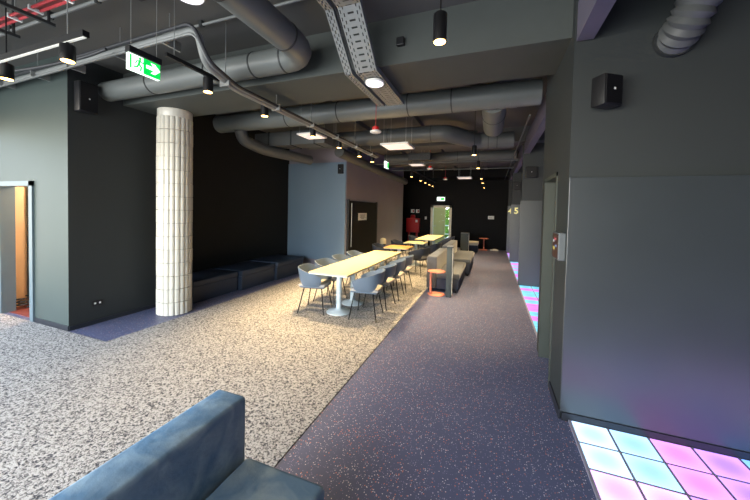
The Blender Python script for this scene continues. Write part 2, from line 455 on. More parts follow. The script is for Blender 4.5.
# black double door in the mauve wall
bm = nb(); box(bm, -3.79, -3.75, 7.83, 10.1, .01, 2.0)
d = struct('door_4', bm, BLKDOOR)
sbox('door_frame', MATS['black_plastic'], -3.79, -3.735, 7.80, 7.86, 0, 2.03, parent=d)
sbox('door_frame', MATS['black_plastic'], -3.79, -3.735, 10.07, 10.13, 0, 2.03, parent=d)
bm = nb(); tube(bm, [(-3.70, 7.93, .70), (-3.70, 7.93, 1.93)], .013, 8); obj('door_pull', bm, STEEL, d, True)
sign = thing('paper_notice', 'white paper notice on the black door', 'notice', (-3.748, 8.83, 1.42))
bm = nb(); box(bm, -3.75, -3.746, 8.5, 9.17, 1.43, 1.65); obj('sheet', bm, PAPER, sign)
for k, (a, b) in enumerate(((1.585, .22), (1.55, .17), (1.515, .22), (1.48, .12))):
    bm = nb(); box(bm, -3.746, -3.7455, 8.83-b, 8.83+b, a, a+.014); obj('print_line', bm, GREYINK, sign)

# far glazed door with daylight behind
bm = nb()
box(bm, -2.90, -2.78, FY-.03, FY+.12, 0, 2.07); box(bm, -1.98, -1.86, FY-.03, FY+.12, 0, 2.07); box(bm, -2.90, -1.86, FY-.03, FY+.12, 1.96, 2.07)
d = struct('door_5', bm, CREAM)
bm = nb(); box(bm, -2.78, -1.98, FY+.02, FY+.03, .12, 1.96); obj('pane', bm, GLASS, d)
bm = nb(); box(bm, -2.78, -1.98, FY, FY+.05, 0, .14); obj('kick_rail', bm, CREAM, d)
bm = nb(); tube(bm, [(-2.73, FY-.03, 1.03), (-2.73, FY-.09, 1.03), (-2.62, FY-.09, 1.03)], .012, 8); obj('door_handle', bm, STEEL, d)
# covered porch outside the door, open to a hedge
sbox('floor_porch', mat('pale_paving', (170, 172, 160), .7), -4.5, 1.5, FY+.13, FY+6, -.12, -.01)
sbox('wall_porch', mat('olive_grey_render', (168, 158, 96), .7), -3.3, -2.4, FY+1.6, FY+1.75, 0, 2.9)
bm = nb()
for k in range(70):
    t = bmesh.new(); bmesh.ops.create_icosphere(t, subdivisions=1, radius=random.uniform(.18, .42))
    merge(bm, t, Matrix.Translation((random.uniform(-3.6, .3), FY+3.4+random.uniform(-.3, .5), random.uniform(.1, 2.9))))
tag(obj('garden_hedge', bm, FOLIAGE), 'bright green hedge outside the glazed far door', 'hedge')
rail = thing('outdoor_railing', 'pale metal railing seen through the glazed far door', 'railing', (-2, FY+2.6, 0))
for z in (.45, .95):
    bm = nb(); tube(bm, [(-3.2, FY+2.6, z), (-.6, FY+2.6, z)], .025, 8); obj('rail', bm, WHITE, rail)
for x in (-3.1, -2.6, -2.1, -1.6, -1.1):
    bm = nb(); tube(bm, [(x, FY+2.6, -.01), (x, FY+2.6, .95)], .02, 8); obj('post', bm, WHITE, rail)

# ---------------------------------------------------------------- tiled column
colm = thing('column', 'round column clad in white ribbed ceramic tiles by the dark left wall', 'column', (-4.85, 3.57, 0))
bm = nb(); lathe(bm, [(.222, 0), (.222, 3.27)], (-4.85, 3.57, 0), 40); obj('core', bm, GROUT, colm, True)
NT, NR = 20, 15; ch = 3.14/NR
bm = nb(); lathe(bm, [(.236, 3.14), (.243, 3.15), (.243, 3.265), (.236, 3.27)], (-4.85, 3.57, 0), 40); obj('cap_ring', bm, TILEW, colm, True)
w = 2*.236*math.tan(PI/NT)*.5
bm = nb(); prof = [(-w*.94, -.012), (-w*.94, .004), (-w*.55, .016), (0, .02), (w*.55, .016), (w*.94, .004), (w*.94, -.012)]
prism(bm, prof, lambda a, b: (.232+b, a, .004), lambda a, b: (.232+b, a, ch-.004))
bmesh.ops.recalc_face_normals(bm, faces=bm.faces[:])
tm = bpy.data.meshes.new('tile'); bm.to_mesh(tm); bm.free(); tm.materials.append(TILEW)
for r in range(NR):
    for k in range(NT):
        o = bpy.data.objects.new('tile', tm); COL.objects.link(o); o.parent = colm
        o.location = (0, 0, r*ch+.004); o.rotation_euler = (0, 0, 2*PI*(k+.5)/NT+random.uniform(-.004, .004)); s = random.uniform(.99, 1.012); o.scale = (s, 1, 1)

# ---------------------------------------------------------------- seating and tables
def chair_proto(name, label, shell_m, pad_m):
    """tub chair facing +X (its back towards -X)"""
    t = thing(name, label, 'chair')
    bm = nb(); N = 22; th = .016; rows = 6
    def pt(k, j, inner):
        a = PI+(-1+2*k/N)*math.radians(128)
        u = abs(-1+2*k/N)
        top = .76-.15*max(0, (u-.35)/.65)**1.3
        g = min(1, max(0, (.42-u)/.16)); bot = .455+.125*g*g*(3-2*g)
        z = bot+(top-bot)*j/rows
        f = .78+.22*max(0, (z-.455)/(top-.455))**.7
        rx, ry = .275*f, .285*f
        ca, sa = math.cos(a), math.sin(a); e = .72
        x = rx*math.copysign(abs(ca)**e, ca); y = ry*math.copysign(abs(sa)**e, sa)
        s = 1-(th/.27 if inner else 0)
        return (x*s, y*s, z)
    O = [[bm.verts.new(pt(k, j, 0)) for j in range(rows+1)] for k in range(N+1)]
    I = [[bm.verts.new(pt(k, j, 1)) for j in range(rows+1)] for k in range(N+1)]
    for k in range(N):
        for j in range(rows):
            bm.faces.new((O[k][j], O[k+1][j], O[k+1][j+1], O[k][j+1])); bm.faces.new((I[k][j], I[k][j+1], I[k+1][j+1], I[k+1][j]))
        bm.faces.new((O[k][rows], O[k+1][rows], I[k+1][rows], I[k][rows])); bm.faces.new((O[k][0], I[k][0], I[k+1][0], O[k+1][0]))
    for k in (0, N):
        for j in range(rows): bm.faces.new((O[k][j], O[k][j+1], I[k][j+1], I[k][j]))
    obj('shell', bm, shell_m, t, True, local=True)
    bm = nb(); box(bm, -.20, .23, -.2, .2, .425, .448, bev=.01); obj('seat_shell', bm, shell_m, t, True, local=True)
    bm = nb(); box(bm, -.225, .235, -.2, .2, .445, .492, bev=.02, seg=3); obj('seat_pad', bm, pad_m, t, True, local=True)
    for sx in (-1, 1):
        for sy in (-1, 1):
            bm = nb(); tube(bm, [(.15*sx+.02, .16*sy, .43), (.225*sx+.01, .235*sy, 0)], .0095, 8)
            obj('leg', bm, BLACKM, t, True, local=True)
    bm = nb(); tube(bm, [(-.13, -.16, .42), (.17, -.16, .42), (.17, .16, .42), (-.13, .16, .42), (-.13, -.16, .42)], .009, 6); obj('under_frame', bm, BLACKM, t, True, local=True)
    return t
order = ('nearest', 'second', 'third', 'farthest')
ch0 = None
SEATS = 'blue-grey tub chairs at the long table'
FZ = .008
for i, (y, x, dr) in enumerate(((4.66, -1.86, .10), (5.28, -1.86, -.04), (5.92, -1.85, .05), (6.56, -1.85, -.03))):
    lab = 'blue-grey tub chair on the aisle side of the long table, %s from the camera' % order[i]
    if ch0 is None:
        ch0 = chair_proto('tub_chair', lab, SHELL, PAD); ch0['group'] = SEATS; ch0.location = (x, y, FZ); ch0.rotation_euler = (0, 0, PI+dr)
    else: dup(ch0, (x, y, FZ), PI+dr, lab, SEATS)
for i, (y, x, dr) in enumerate(((4.58, -2.80, .2), (5.22, -2.86, -.05), (5.9, -2.87, .06), (6.6, -2.87, .0))):
    dup(ch0, (x, y, FZ), dr, 'blue-grey tub chair on the dark-wall side of the long table, %s from the camera' % order[i], SEATS)
chD = chair_proto('tub_chair', 'dark navy tub chair on the wall side of the small orange-topped table', SHELLD, PADD)
DG = 'dark tub chairs at the far tables'
chD['group'] = DG; chD.location = (-2.95, 8.45, FZ)
for x, y, r, lab in ((-1.83, 8.3, PI-.3, 'dark navy tub chair on the aisle side of the small orange-topped table'),
                     (-2.85, 9.9, 0, 'dark navy tub chair on the wall side of the pale square table'),
                     (-1.72, 9.7, PI-.15, 'dark navy tub chair on the aisle side of the pale square table'),
                     (-1.62, 11.5, PI, 'dark navy tub chair on the aisle side of the farthest table, nearer the camera'),
                     (-1.62, 12.6, PI, 'dark navy tub chair on the aisle side of the farthest table, nearer the glazed door'),
                     (-2.85, 12.2, 0, 'dark navy tub chair on the wall side of the farthest table')):
    dup(chD, (x, y, FZ), r, lab, DG)
t = thing('waste_bin', 'cream round-topped bin standing against the wall past the black door', 'bin', (-3.60, 10.4, FZ))
bm = nb(); lathe(bm, [(.105, FZ), (.113, .02), (.113, .50)], (-3.60, 10.4, 0), 24); obj('body', bm, SHELLC, t, True)
bm = nb(); lathe(bm, [(.10, .50), (.10, .56)], (-3.60, 10.4, 0), 24); obj('dark_band', bm, BLACK, t, True)
bm = nb(); lathe(bm, [(.113, .56), (.115, .66), (.10, .72), (.06, .76), (.02, .772)], (-3.60, 10.4, 0), 24); obj('domed_lid', bm, SHELLC, t, True)

def pedestal(t, x, y, zt):
    bm = nb(); lathe(bm, [(.045, .03), (.045, zt)], (x, y, 0), 20); obj('leg', bm, LEGW, t, True)
    bm = nb(); lathe(bm, [(.205, FZ), (.207, .018), (.19, .028), (.09, .05), (.05, .075), (.045, .08)], (x, y, 0), 32); obj('base', bm, LEGW, t, True)
def table(label, x0, x1, y0, y1, legs, m, name='dining_table'):
    t = thing(name, label, 'table', ((x0+x1)/2, (y0+y1)/2, FZ), 'pedestal tables')
    bm = nb(); box(bm, x0, x1, y0, y1, .715, .74, bev=.003); top = obj('tabletop', bm, m, t)
    bm = nb(); box(bm, x0+.004, x1-.004, y0+.004, y1-.004, .705, .716); obj('edge_band', bm, LEGW, top)
    for x, y in legs: pedestal(t, x, y, .705)
table('long pale wooden table on white pedestals lined with tub chairs', -2.72, -2.03, 4.24, 7.26, [(-2.38, y) for y in (4.66, 5.22, 6.2, 6.85)], WOOD)
table('small square table with an orange wood top behind the long table', -2.75, -2.08, 8.0, 8.72, [(-2.41, 8.36)], WOODO)
table('pale square table between the orange-topped table and the farthest one', -2.6, -1.95, 9.5, 10.2, [(-2.27, 9.85)], WOOD)
table('farthest pale wooden table near the glazed door', -2.58, -1.88, 10.95, 13.4, [(-2.23, 11.4), (-2.23, 12.9)], WOOD)

def sofa(name, label, xb, xs, xf, y0, y1, zs, zb, fab, backm, sidem, ov=None):
    """back X xb..xs, seat xs..xf, along Y"""
    t = thing(name, label, 'sofa', ((xb+xf)/2, (y0+y1)/2, 0))
    bm = nb(); box(bm, xb, xs, y0, y1, .06, zb, bev=.022, seg=3); obj('backrest', bm, backm, t, True)
    bm = nb(); box(bm, xs+.008, xf, y0-.002, y1, zs-.13, zs, bev=.028, seg=3); obj('seat_cushion', bm, fab, t, True)
    bm = nb(); box(bm, xs+.004, xf-.02, y0+.004, y1-.005, .06, zs-.128, bev=.01); obj('seat_base', bm, sidem, t, True)
    for x in (xb+.05, xf-.08):
        for y in (y0+.06, y1-.06):
            bm = nb(); box(bm, x-.02, x+.02, y-.02, y+.02, 0, .062); obj('foot', bm, BLACK, t)
    return t
sofa('sofa', 'blue velvet sofa with a low straight back nearest the camera', -1.395, -1.197, -.706, -1.0, 1.29, .42, .74, VELVET, VELVET, VELVET)
sofa('sofa', 'grey fabric sofa behind the salmon side table and the upright screen', -1.31, -1.09, -.60, 6.78, 8.55, .42, .76, GREYFAB, GREYFAB, NAVYFAB)
sofa('sofa', 'second grey fabric sofa in the row along the aisle, behind the nearer one', -1.27, -1.06, -.50, 8.75, 10.75, .46, .80, GREYFAB, GREYFAB, NAVYFAB)
sofa('sofa', 'far cream-topped sofa beside the distant dark screen', -1.15, -.93, -.50, 13.75, 14.6, .47, .60, CREAMFAB, NAVYFAB, NAVYFAB)

def screen(label, x0, x1, y0, y1, h):
    t = thing('privacy_screen', label, 'screen', ((x0+x1)/2, (y0+y1)/2, 0), 'upright screens by the sofas')
    bm = nb(); box(bm, x0, x1, y0, y1, .015, h, bev=.006); obj('panel', bm, SCREENM, t, True)
    bm = nb(); box(bm, x1, x1+.012, y0+.03, y0+.05, .05, h-.02); obj('lit_edge_strip', bm, WHITE, t)  # white strip stands in for light caught along the edge
    bm = nb(); box(bm, x0-.01, x1+.01, y0-.01, y1+.01, h, h+.015, bev=.004); obj('top_cap', bm, GREYFAB, t)
    bm = nb(); box(bm, x0+.005, x1-.005, y0+.01, y1-.01, 0, .016); obj('foot_plate', bm, BLACK, t)
screen('tall narrow charcoal screen at the near end of the grey sofa', -.83, -.72, 6.38, 6.66, 1.03)
screen('tall charcoal screen at the end of the far cream-topped sofa', -1.18, -.86, 13.3, 13.66, .86)

def side_table(label, x, y, zt, r, dx):
    t = thing('side_table', label, 'side table', (x, y, 0), 'salmon side tables')
    bm = nb(); lathe(bm, [(r-.004, zt-.018), (r, zt-.014), (r, zt-.004), (r-.004, zt)], (x, y, 0), 32); obj('top', bm, PINK, t, True)
    bm = nb(); lathe(bm, [(r-.01, 0), (r-.005, .012), (r-.03, .02)], (x, y, 0), 32); obj('base', bm, PINK, t, True)
    bm = nb(); lathe(bm, [(.024, .018), (.024, zt-.016)], (x+dx, y, 0), 14); obj('pole', bm, PINK, t, True)
side_table('salmon metal side table in front of the near grey sofa', -1.045, 6.53, .50, .185, -.12)
side_table('small distant salmon side table by the black far wall', -.30, 15.3, .55, .22, 0)

# benches along the dark left wall
for lab, x1, y0, y1, h in (('low navy bench against the dark wall, right behind the tiled column', -4.93, 3.98, 5.02, .40),
                           ('middle navy bench of the three against the dark wall', -4.85, 5.05, 6.10, .41),
                           ('navy bench in the corner under the blue wall panel', -4.80, 6.12, 7.24, .43)):
    t = thing('wall_bench', lab, 'bench', ((LX+x1)/2, (y0+y1)/2, 0), 'benches along the dark wall')
    bm = nb(); box(bm, LX-.33, x1, y0, y1, h-.12, h, bev=.02, seg=3); obj('cushion', bm, BENCHM, t, True)
    bm = nb(); box(bm, LX-.33, x1-.015, y0+.004, y1-.004, .0, h-.118, bev=.005); obj('plinth', bm, BENCHM, t)

# ---------------------------------------------------------------- far wall fittings
t = thing('fire_hose_cabinet', 'red fire hose cabinet on red legs against the black far wall', 'cabinet', (-3.77, FY-.15, 0))
bm = nb(); box(bm, -4.10, -3.44, FY-.26, FY-.01, .66, 1.38, bev=.01); b_ = obj('body', bm, RED, t)
bm = nb(); box(bm, -4.07, -3.47, FY-.275, FY-.26, .69, 1.35, bev=.004); dr = obj('door', bm, RED, t)
bm = nb(); box(bm, -3.62, -3.50, FY-.278, FY-.274, 1.18, 1.31); obj('pictogram', bm, PAPER, dr)
for x in (-3.98, -3.56):
    bm = nb(); box(bm, x-.04, x+.04, FY-.2, FY-.06, 0, .67); obj('leg', bm, RED, t)
bm = nb(); lathe(bm, [(.11, 1.38), (.125, 1.40), (.12, 1.52), (.08, 1.56)], (-3.79, FY-.14, 0), 18); obj('alarm_bell', bm, RED, t, True)
for x, lab in ((-3.84, 'small red and white fire sign above the red cabinet, left of its pair'), (-3.58, 'small red and white fire sign above the red cabinet, right of its pair')):
    s = thing('fire_sign', lab, 'sign', (x, FY, 1.62), 'fire signs over the red cabinet')
    bm = nb(); box(bm, x-.09, x+.09, FY-.012, FY-.002, 1.66, 1.84); obj('plate', bm, PAPER, s)
    bm = nb(); box(bm, x+.0, x+.06, FY-.014, FY-.012, 1.69, 1.81); obj('symbol', bm, RED, s)
tag(obj('light_switch', box(nb(), -3.20, -3.10, FY-.02, FY, 1.34, 1.48, bev=.004), WHITE), 'white switch plate between the red cabinet and the glazed door', 'switch')
s = thing('wall_plaque', 'small white lit plaque on the black far wall above the salmon table', 'sign', (-.02, FY, 1.43))
bm = nb(); box(bm, -.16, .11, FY-.03, FY, 1.44, 1.60, bev=.01); obj('plate', bm, WHITE, s)
bm = nb(); box(bm, -.12, .03, FY-.033, FY-.03, 1.50, 1.52); obj('print_line', bm, GREYINK, s)
bm = nb(); box(bm, .0, .34, 15.25, 15.5, .0, .035, bev=.012); box(bm, .1, .28, 15.3, 15.45, .03, .06, bev=.012)
tag(obj('folded_cloth', bm, PAPER), 'small crumpled white item on the floor by the far wall', 'cloth')

# ---------------------------------------------------------------- signs
def running_man(s, plane):
    """green figure in u,v (0..1) coordinates"""
    segs = [((.52, .80), (.52, .80), .075), ((.52, .70), (.44, .45), .06), ((.44, .45), (.60, .30), .045), ((.60, .30), (.56, .08), .04),
            ((.44, .45), (.34, .24), .045), ((.34, .24), (.14, .20), .04), ((.52, .66), (.70, .58), .032), ((.70, .58), (.80, .68), .03), ((.50, .66), (.32, .60), .032), ((.32, .60), (.24, .44), .03)]
    for a, b, r in segs:
        bm = nb(); a = Vector(a); b = Vector(b)
        dv = (b-a); n_ = Vector((1, 0)) if dv.length < 1e-6 else dv.normalized()
        p_ = Vector((-n_.y, n_.x)); pts = []
        for q in range(7): an = PI/2+PI*q/6; pts.append(a+r*(math.cos(an)*n_+math.sin(an)*p_))
        for q in range(7): an = -PI/2+PI*q/6; pts.append(b+r*(math.cos(an)*n_+math.sin(an)*p_))
        prism(bm, [(p.x, p.y) for p in pts], lambda u, v: plane(u, v, 0), lambda u, v: plane(u, v, .002))
        obj('figure_limb', bm, GREEN, s)
ex = thing('exit_sign', 'green and white illuminated exit sign with running figure and arrow hanging near the column', 'exit sign', (-2.40, 1.535, 2.66))
Y0, Y1, Z0, Z1 = 1.427, 1.645, 2.70, 2.815
bm = nb(); box(bm, -2.43, -2.40, Y0, Y1, Z0, Z1, bev=.003); obj('body', bm, SIGNW, ex)
bm = nb(); box(bm, -2.435, -2.385, Y0-.005, Y1+.005, Z1, Z1+.045, bev=.004); obj('housing', bm, BLACK, ex)
YM = (Y0+Y1)/2
bm = nb(); box(bm, -2.40, -2.397, YM-.012, Y1-.002, Z0+.002, Z1-.002); obj('green_panel', bm, GREEN, ex)
running_man(ex, lambda u, v, h: (-2.3985+h, Y0+.018+u*.105, Z0+.006+v*.115))
bm = nb(); box(bm, -2.40, -2.3965, Y0+.006, Y0+.016, Z0+.01, Z1-.01); obj('doorway_mark', bm, GREEN, ex)
arrow = [(.12, .40), (.52, .40), (.36, .2), (.60, .2), (.9, .5), (.60, .8), (.36, .8), (.52, .6), (.12, .6)]
bm = nb(); prism(bm, arrow, lambda u, v: (-2.397, YM-.01+u*.13, Z0+v*.125), lambda u, v: (-2.395, YM-.01+u*.13, Z0+v*.125)); obj('arrow', bm, SIGNW, ex)
for y in (Y0+.02, Y1-.02):
    bm = nb(); tube(bm, [(-2.41, y, Z1+.04), (-2.41, y, CZ)], .002, 5); obj('wire', bm, STEEL, ex)
ex = thing('exit_sign', 'small lit exit sign over the glazed far door', 'exit sign', (-2.4, FY-.03, 2.27))
bm = nb(); box(bm, -2.60, -2.21, FY-.06, FY-.01, 2.29, 2.48, bev=.01); obj('body', bm, SIGNW, ex)
bm = nb(); box(bm, -2.40, -2.24, FY-.063, FY-.06, 2.32, 2.45); obj('green_panel', bm, GREEN, ex)
ex = thing('exit_sign', 'small lit exit sign hanging at the end of the pipe run over the long table', 'exit sign', (-2.3, 6.9, 2.7))
bm = nb(); box(bm, -2.44, -2.41, 7.0, 7.26, 2.77, 2.93, bev=.003); obj('body', bm, SIGNW, ex)
bm = nb(); box(bm, -2.411, -2.407, 7.14, 7.25, 2.785, 2.915); obj('green_panel', bm, GREEN, ex)
bm = nb(); tube(bm, [(-2.425, 7.13, 2.93), (-2.425, 7.13, CZ)], .003, 5); obj('wire', bm, STEEL, ex)

def numeral(txt, x, y, z, size, label):
    cu = bpy.data.curves.new('numeral', 'FONT'); cu.body = txt; cu.size = size; cu.extrude = .002; cu.offset = .008
    tmp = bpy.data.objects.new('tmp', cu); COL.objects.link(tmp)
    dg = bpy.context.evaluated_depsgraph_get(); me = bpy.data.meshes.new_from_object(tmp.evaluated_get(dg))
    bpy.data.objects.remove(tmp)
    me.materials.clear(); me.materials.append(YELLOWINK)
    o = bpy.data.objects.new('wall_numeral', me); COL.objects.link(o); o.location = (x, y, z); o.rotation_euler = (PI/2, 0, 0)
    tag(o, label, 'numeral', 'bay numbers')
numeral('5', .735, 12.022, 1.74, .30, 'pale yellow number 5 on the grey bay partition panel')
numeral('4', .66, 14.572, 1.74, .30, 'pale yellow number 4 on the farthest bay partition panel')

# control screen by the side door, speakers, socket
t = thing('control_screen', 'small wall-mounted touch screen with coloured display by the side doorway', 'screen', (.57, 3.18, 1.35))
bm = nb(); box(bm, .545, .60, 3.04, 3.30, 1.35, 1.59, bev=.006); obj('housing', bm, mat('grey_housing', (92, 96, 98), .4), t)
bm = nb(); box(bm, .541, .546, 3.055, 3.285, 1.365, 1.575); sc_ = obj('display', bm, glow_mat('display_dark_red', (90, 44, 48), .2, (20, 12, 14)), t)
for (y0, y1, z0, z1, c, n_) in ((3.10, 3.16, 1.46, 1.48, (90, 160, 255), 'blue'), (3.18, 3.25, 1.43, 1.46, (255, 230, 90), 'yellow'), (3.12, 3.2, 1.52, 1.54, (255, 90, 110), 'red'), (3.2, 3.26, 1.50, 1.52, (240, 240, 240), 'white')):
    bm = nb(); box(bm, .5395, .5412, y0, y1, z0, z1); obj('display_icon', bm, glow_mat('icon_'+n_, c, .3, (60, 60, 60)), sc_)

def speaker(label, front, loc, size, dot=True):
    """front: 'y-' facing the camera, 'x+' facing +X, 'x-'"""
    w, dpt, h = size; x, y, z = loc
    t = thing('wall_speaker', label, 'speaker', loc, 'black wall speakers')
    bm = nb()
    if front == 'y-':
        box(bm, x-w/2, x+w/2, y-dpt, y-.03, z-h/2, z+h/2, bev=.012); obj('cabinet', bm, BLACK, t, True)
        bm = nb(); box(bm, x-w/2+.01, x+w/2-.01, y-dpt-.006, y-dpt+.002, z-h/2+.01, z+h/2-.01, bev=.003); g = obj('grille', bm, BLACKM, t)
        bm = nb(); box(bm, x-.006, x+.01, y-dpt-.008, y-dpt-.006, z-.004, z+.012); obj('logo_dot', bm, WHITE, g)
        bm = nb(); box(bm, x-.03, x+.03, y-.035, y, z-.05, z+.05); obj('bracket', bm, BLACKM, t)
    else:
        s = 1
        box(bm, x+.03, x+dpt, y-w/2, y+w/2, z-h/2, z+h/2, bev=.012); obj('cabinet', bm, BLACK, t, True)
        bm = nb(); box(bm, x+dpt-.002, x+dpt+.006, y-w/2+.01, y+w/2-.01, z-h/2+.01, z+h/2-.01, bev=.003); g = obj('grille', bm, BLACKM, t)
        bm = nb(); box(bm, x+dpt+.006, x+dpt+.008, y-.006, y+.01, z-.03, z-.014); obj('logo_dot', bm, WHITE, g)
        bm = nb(); box(bm, x, x+.035, y-.03, y+.03, z-.05, z+.05); obj('bracket', bm, BLACKM, t)
    return t
# right wall speaker is turned a little, so build it in its own rotated frame
t = speaker('black wall speaker high on the right wall above the scuffed panel', 'y-', (0, 0, 0), (.17, .15, .235))
t.location = (.76, 2.99, 2.715); t.rotation_euler = (0, 0, math.radians(33))
speaker('black wall speaker at the top of the left wall corner beside the round duct', 'x+', (LX, 2.60, 3.2), (.22, .16, .40))
speaker('small black speaker at the top corner of the blue wall panel', 'y-', (-3.93, 7.72, 2.86), (.14, .12, .26))
speaker('black speaker above the nearest bay partition panel down the aisle', 'y-', (.84, 8.2, 2.72), (.24, .16, .26))
speaker('black speaker above the partition panel numbered five', 'y-', (.80, 12.05, 2.72), (.24, .16, .30))
t = thing('wall_socket', 'small double power socket low on the dark left wall', 'socket', (LX, 2.77, .3))
bm = nb(); box(bm, LX, LX+.012, 2.70, 2.83, .26, .345, bev=.003); obj('plate', bm, BLACK, t)
for y in (2.735, 2.795):
    bm = nb(); box(bm, LX+.012, LX+.014, y-.012, y+.012, .29, .315); obj('outlet', bm, WHITE, t)

# ---------------------------------------------------------------- ceiling services
def duct(label, pts, r, m=DUCT, bend=0., rings=(), name='air_duct', seg=28, cap=True):
    t = thing(name, label, 'duct', pts[0], 'round air ducts')
    bm = nb(); tube(bm, pts, r, seg, bend, cap); obj('body', bm, m, t, True)
    for c, ax in rings:
        bm = nb(); ring(bm, c, ax, r, .018, .006, seg); obj('seam_band', bm, SEAM, t, True)
    return t
DZ = 3.40
duct('round grey duct over the column with an elbow turning towards the camera', [(LX+.01, 2.9, DZ), (-1.91, 2.9, DZ), (-1.91, -2.95, DZ)], .135, DUCT, .30,
     [((x, 2.9, DZ), (1, 0, 0)) for x in (-4.35, -3.3, -2.62, -2.2)]+[((-1.91, y, DZ), (0, 1, 0)) for y in (2.5, 1.75, .6)])
t = duct('long round grey duct crossing the room behind the ceiling beam', [(-5.34, 4.9, 3.46), (.59, 4.9, 3.46)], .178, DUCT, 0,
     [((x, 4.9, 3.46), (1, 0, 0)) for x in (-3.62, -2.55, -1.3, -.62)])
for k, x in enumerate((-.08, .05, .2)):
    bm = nb(); tube(bm, [(x, 4.9, 3.46), (x+.09, 4.9, 3.46)], .186, 28); obj('collar', bm, DUCT, t, True)
bm = nb(); tube(bm, [(-.02, 5.0, 3.43), (-.02, 6.42, 3.40)], .185, 28); obj('branch_pipe', bm, DUCT, t, True)
bm = nb(); ring(bm, (-.02, 5.6, 3.42), (0, 1, 0), .185, .018, .006, 28); obj('seam_band', bm, SEAM, t, True)
bm = nb(); tube(bm, [(-4.8, 4.9, 3.32), (-4.82, 5.0, 3.13), (-4.75, 5.5, 3.02), (-4.4, 6.85, 2.99)], .115, 24, .3); obj('flexible_branch', bm, DUCTD, t, True)
duct('grey duct that crosses above the long table and jogs towards the far end', [(-4.3, 6.62, 3.40), (-.95, 6.62, 3.40), (-.35, 7.4, 3.36), (.40, 7.4, 3.36)], .175, DUCTD, .12,
     [((x, 6.62, 3.40), (1, 0, 0)) for x in (-3.4, -2.2, -1.25)]+[((x, 7.4, 3.36), (1, 0, 0)) for x in (-.12, .06)])
duct('brown-grey pipe duct along the top of the mauve wall', [(-3.655, 7.0, 3.2), (-3.655, 9.0, 3.12), (-3.655, 13.4, 3.05)], .13, DUCTD, .5)
duct('far round duct crossing before the black far wall', [(-3.3, 9.6, 3.4), (.6, 9.6, 3.4)], .16, DUCTD, 0, [((x, 9.6, 3.4), (1, 0, 0)) for x in (-2.4, -1.0)])
t = thing('box_duct', 'rectangular dark duct high above the benches', 'duct', (-4.3, 6.0, 3.1))
bm = nb(); box(bm, -5.2, -3.35, 5.75, 6.15, 3.15, 3.45, bev=.006); obj('body', bm, DUCTD, t)
for x in (-4.8, -4.2, -3.6):
    bm = nb(); box(bm, x-.012, x+.012, 5.735, 6.165, 3.135, 3.465); obj('flange', bm, SEAM, t)
# ribbed flexible duct into the right wall
t = thing('flexible_duct', 'ribbed flexible duct entering the right wall at the top right', 'duct', (1.25, 2.9, 3.0))
bm = nb(); N = 44
def fl(s):
    a, b, c = Vector((1.25, 3.01, 3.09)), Vector((1.25, 2.72, 3.10)), Vector((1.42, 2.82, 3.74))
    return (1-s)**2*a+2*s*(1-s)*b+s*s*c
tube(bm, [fl(i/N) for i in range(N+1)], .12, 20, rfun=lambda s: .118+.010*math.sin(s*N*PI*2/4)); obj('hose', bm, DUCTD, t, True)
bm = nb(); ring(bm, (1.25, 3.0, 3.09), (0, 1, 0), .125, .04, .006); obj('collar', bm, SEAM, t, True)

# pipe bundle: across the left ceiling, down, then away over the tables
t = thing('pipe_run', 'grey pipe bundle crossing the left ceiling then running away above the long table', 'pipe', (-2.9, 2.3, 3.2))
path = [(-8.4, 2.36, 3.45), (-2.72, 2.22, 3.46), (-2.72, 2.31, 3.17), (-2.79, 2.75, 3.10), (-2.79, 7.4, 3.10)]
bm = nb(); tube(bm, path, .036, 12, bend=.10); obj('main_pipe', bm, PIPE, t, True)
p2 = [(x+.0, y-.055, z+.03) if i < 2 else (x+.06, y, z+.012) for i, (x, y, z) in enumerate(path)]
bm = nb(); tube(bm, p2, .018, 8, bend=.10); obj('conduit', bm, CABLE, t, True)
p3 = [(x, y-.03, z-.045) if i < 2 else (x+.045, y, z+.0) for i, (x, y, z) in enumerate(path)]
bm = nb(); tube(bm, [(a, b, c) for a, b, c in p3], .012, 8, bend=.10); obj('conduit', bm, PIPE, t, True)
for x in (-7.6, -6.6, -5.7, -4.9, -4.0, -3.2):
    bm = nb(); box(bm, x-.012, x+.012, 2.22, 2.41, 3.405, 3.50); obj('clamp', bm, STEEL, t)
    bm = nb(); tube(bm, [(x, 2.29, 3.49), (x, 2.29, CZ)], .005, 6); obj('hanger_rod', bm, STEEL, t)
for y in (2.6, 3.45, 4.3, 5.15, 6.0, 6.9):
    bm = nb(); box(bm, -2.833, -2.70, y-.01, y+.01, 3.062, 3.142); obj('clamp', bm, STEEL, t)
    bm = nb(); tube(bm, [(-2.76, y, 3.14), (-2.76, y, CZ if not 3.1 < y < 3.87 else 3.28)], .005, 6); obj('hanger_rod', bm, STEEL, t)

def pipe(label, pts, r, m, cat='pipe', name='conduit_pipe', bend=0., clips=()):
    t = thing(name, label, cat, pts[0])
    bm = nb(); tube(bm, pts, r, 10, bend); obj('tube', bm, m, t, True)
    for c in clips:
        bm = nb(); box(bm, c[0]-.02, c[0]+.02, c[1]-.02, c[1]+.02, c[2]-r-.006, CZ); obj('clip', bm, SEAM, t)
pipe('thin pale conduit fixed across the left ceiling', [(-8.4, 1.87, 3.70), (-2.1, 1.87, 3.70)], .018, PIPE, clips=[(x, 1.87, 3.7) for x in (-6.5, -5.2, -4.4, -3.6, -2.7)])
pipe('thin conduit across the ceiling behind the duct elbow', [(-3.6, 2.5, 3.71), (.5, 2.5, 3.71)], .014, PIPE, clips=[(x, 2.5, 3.71) for x in (-3.0, -1.4, -.3)])
t = thing('sprinkler_pipe', 'red sprinkler pipe pair at the top left ceiling', 'pipe', (-4, 1.5, 3.42))
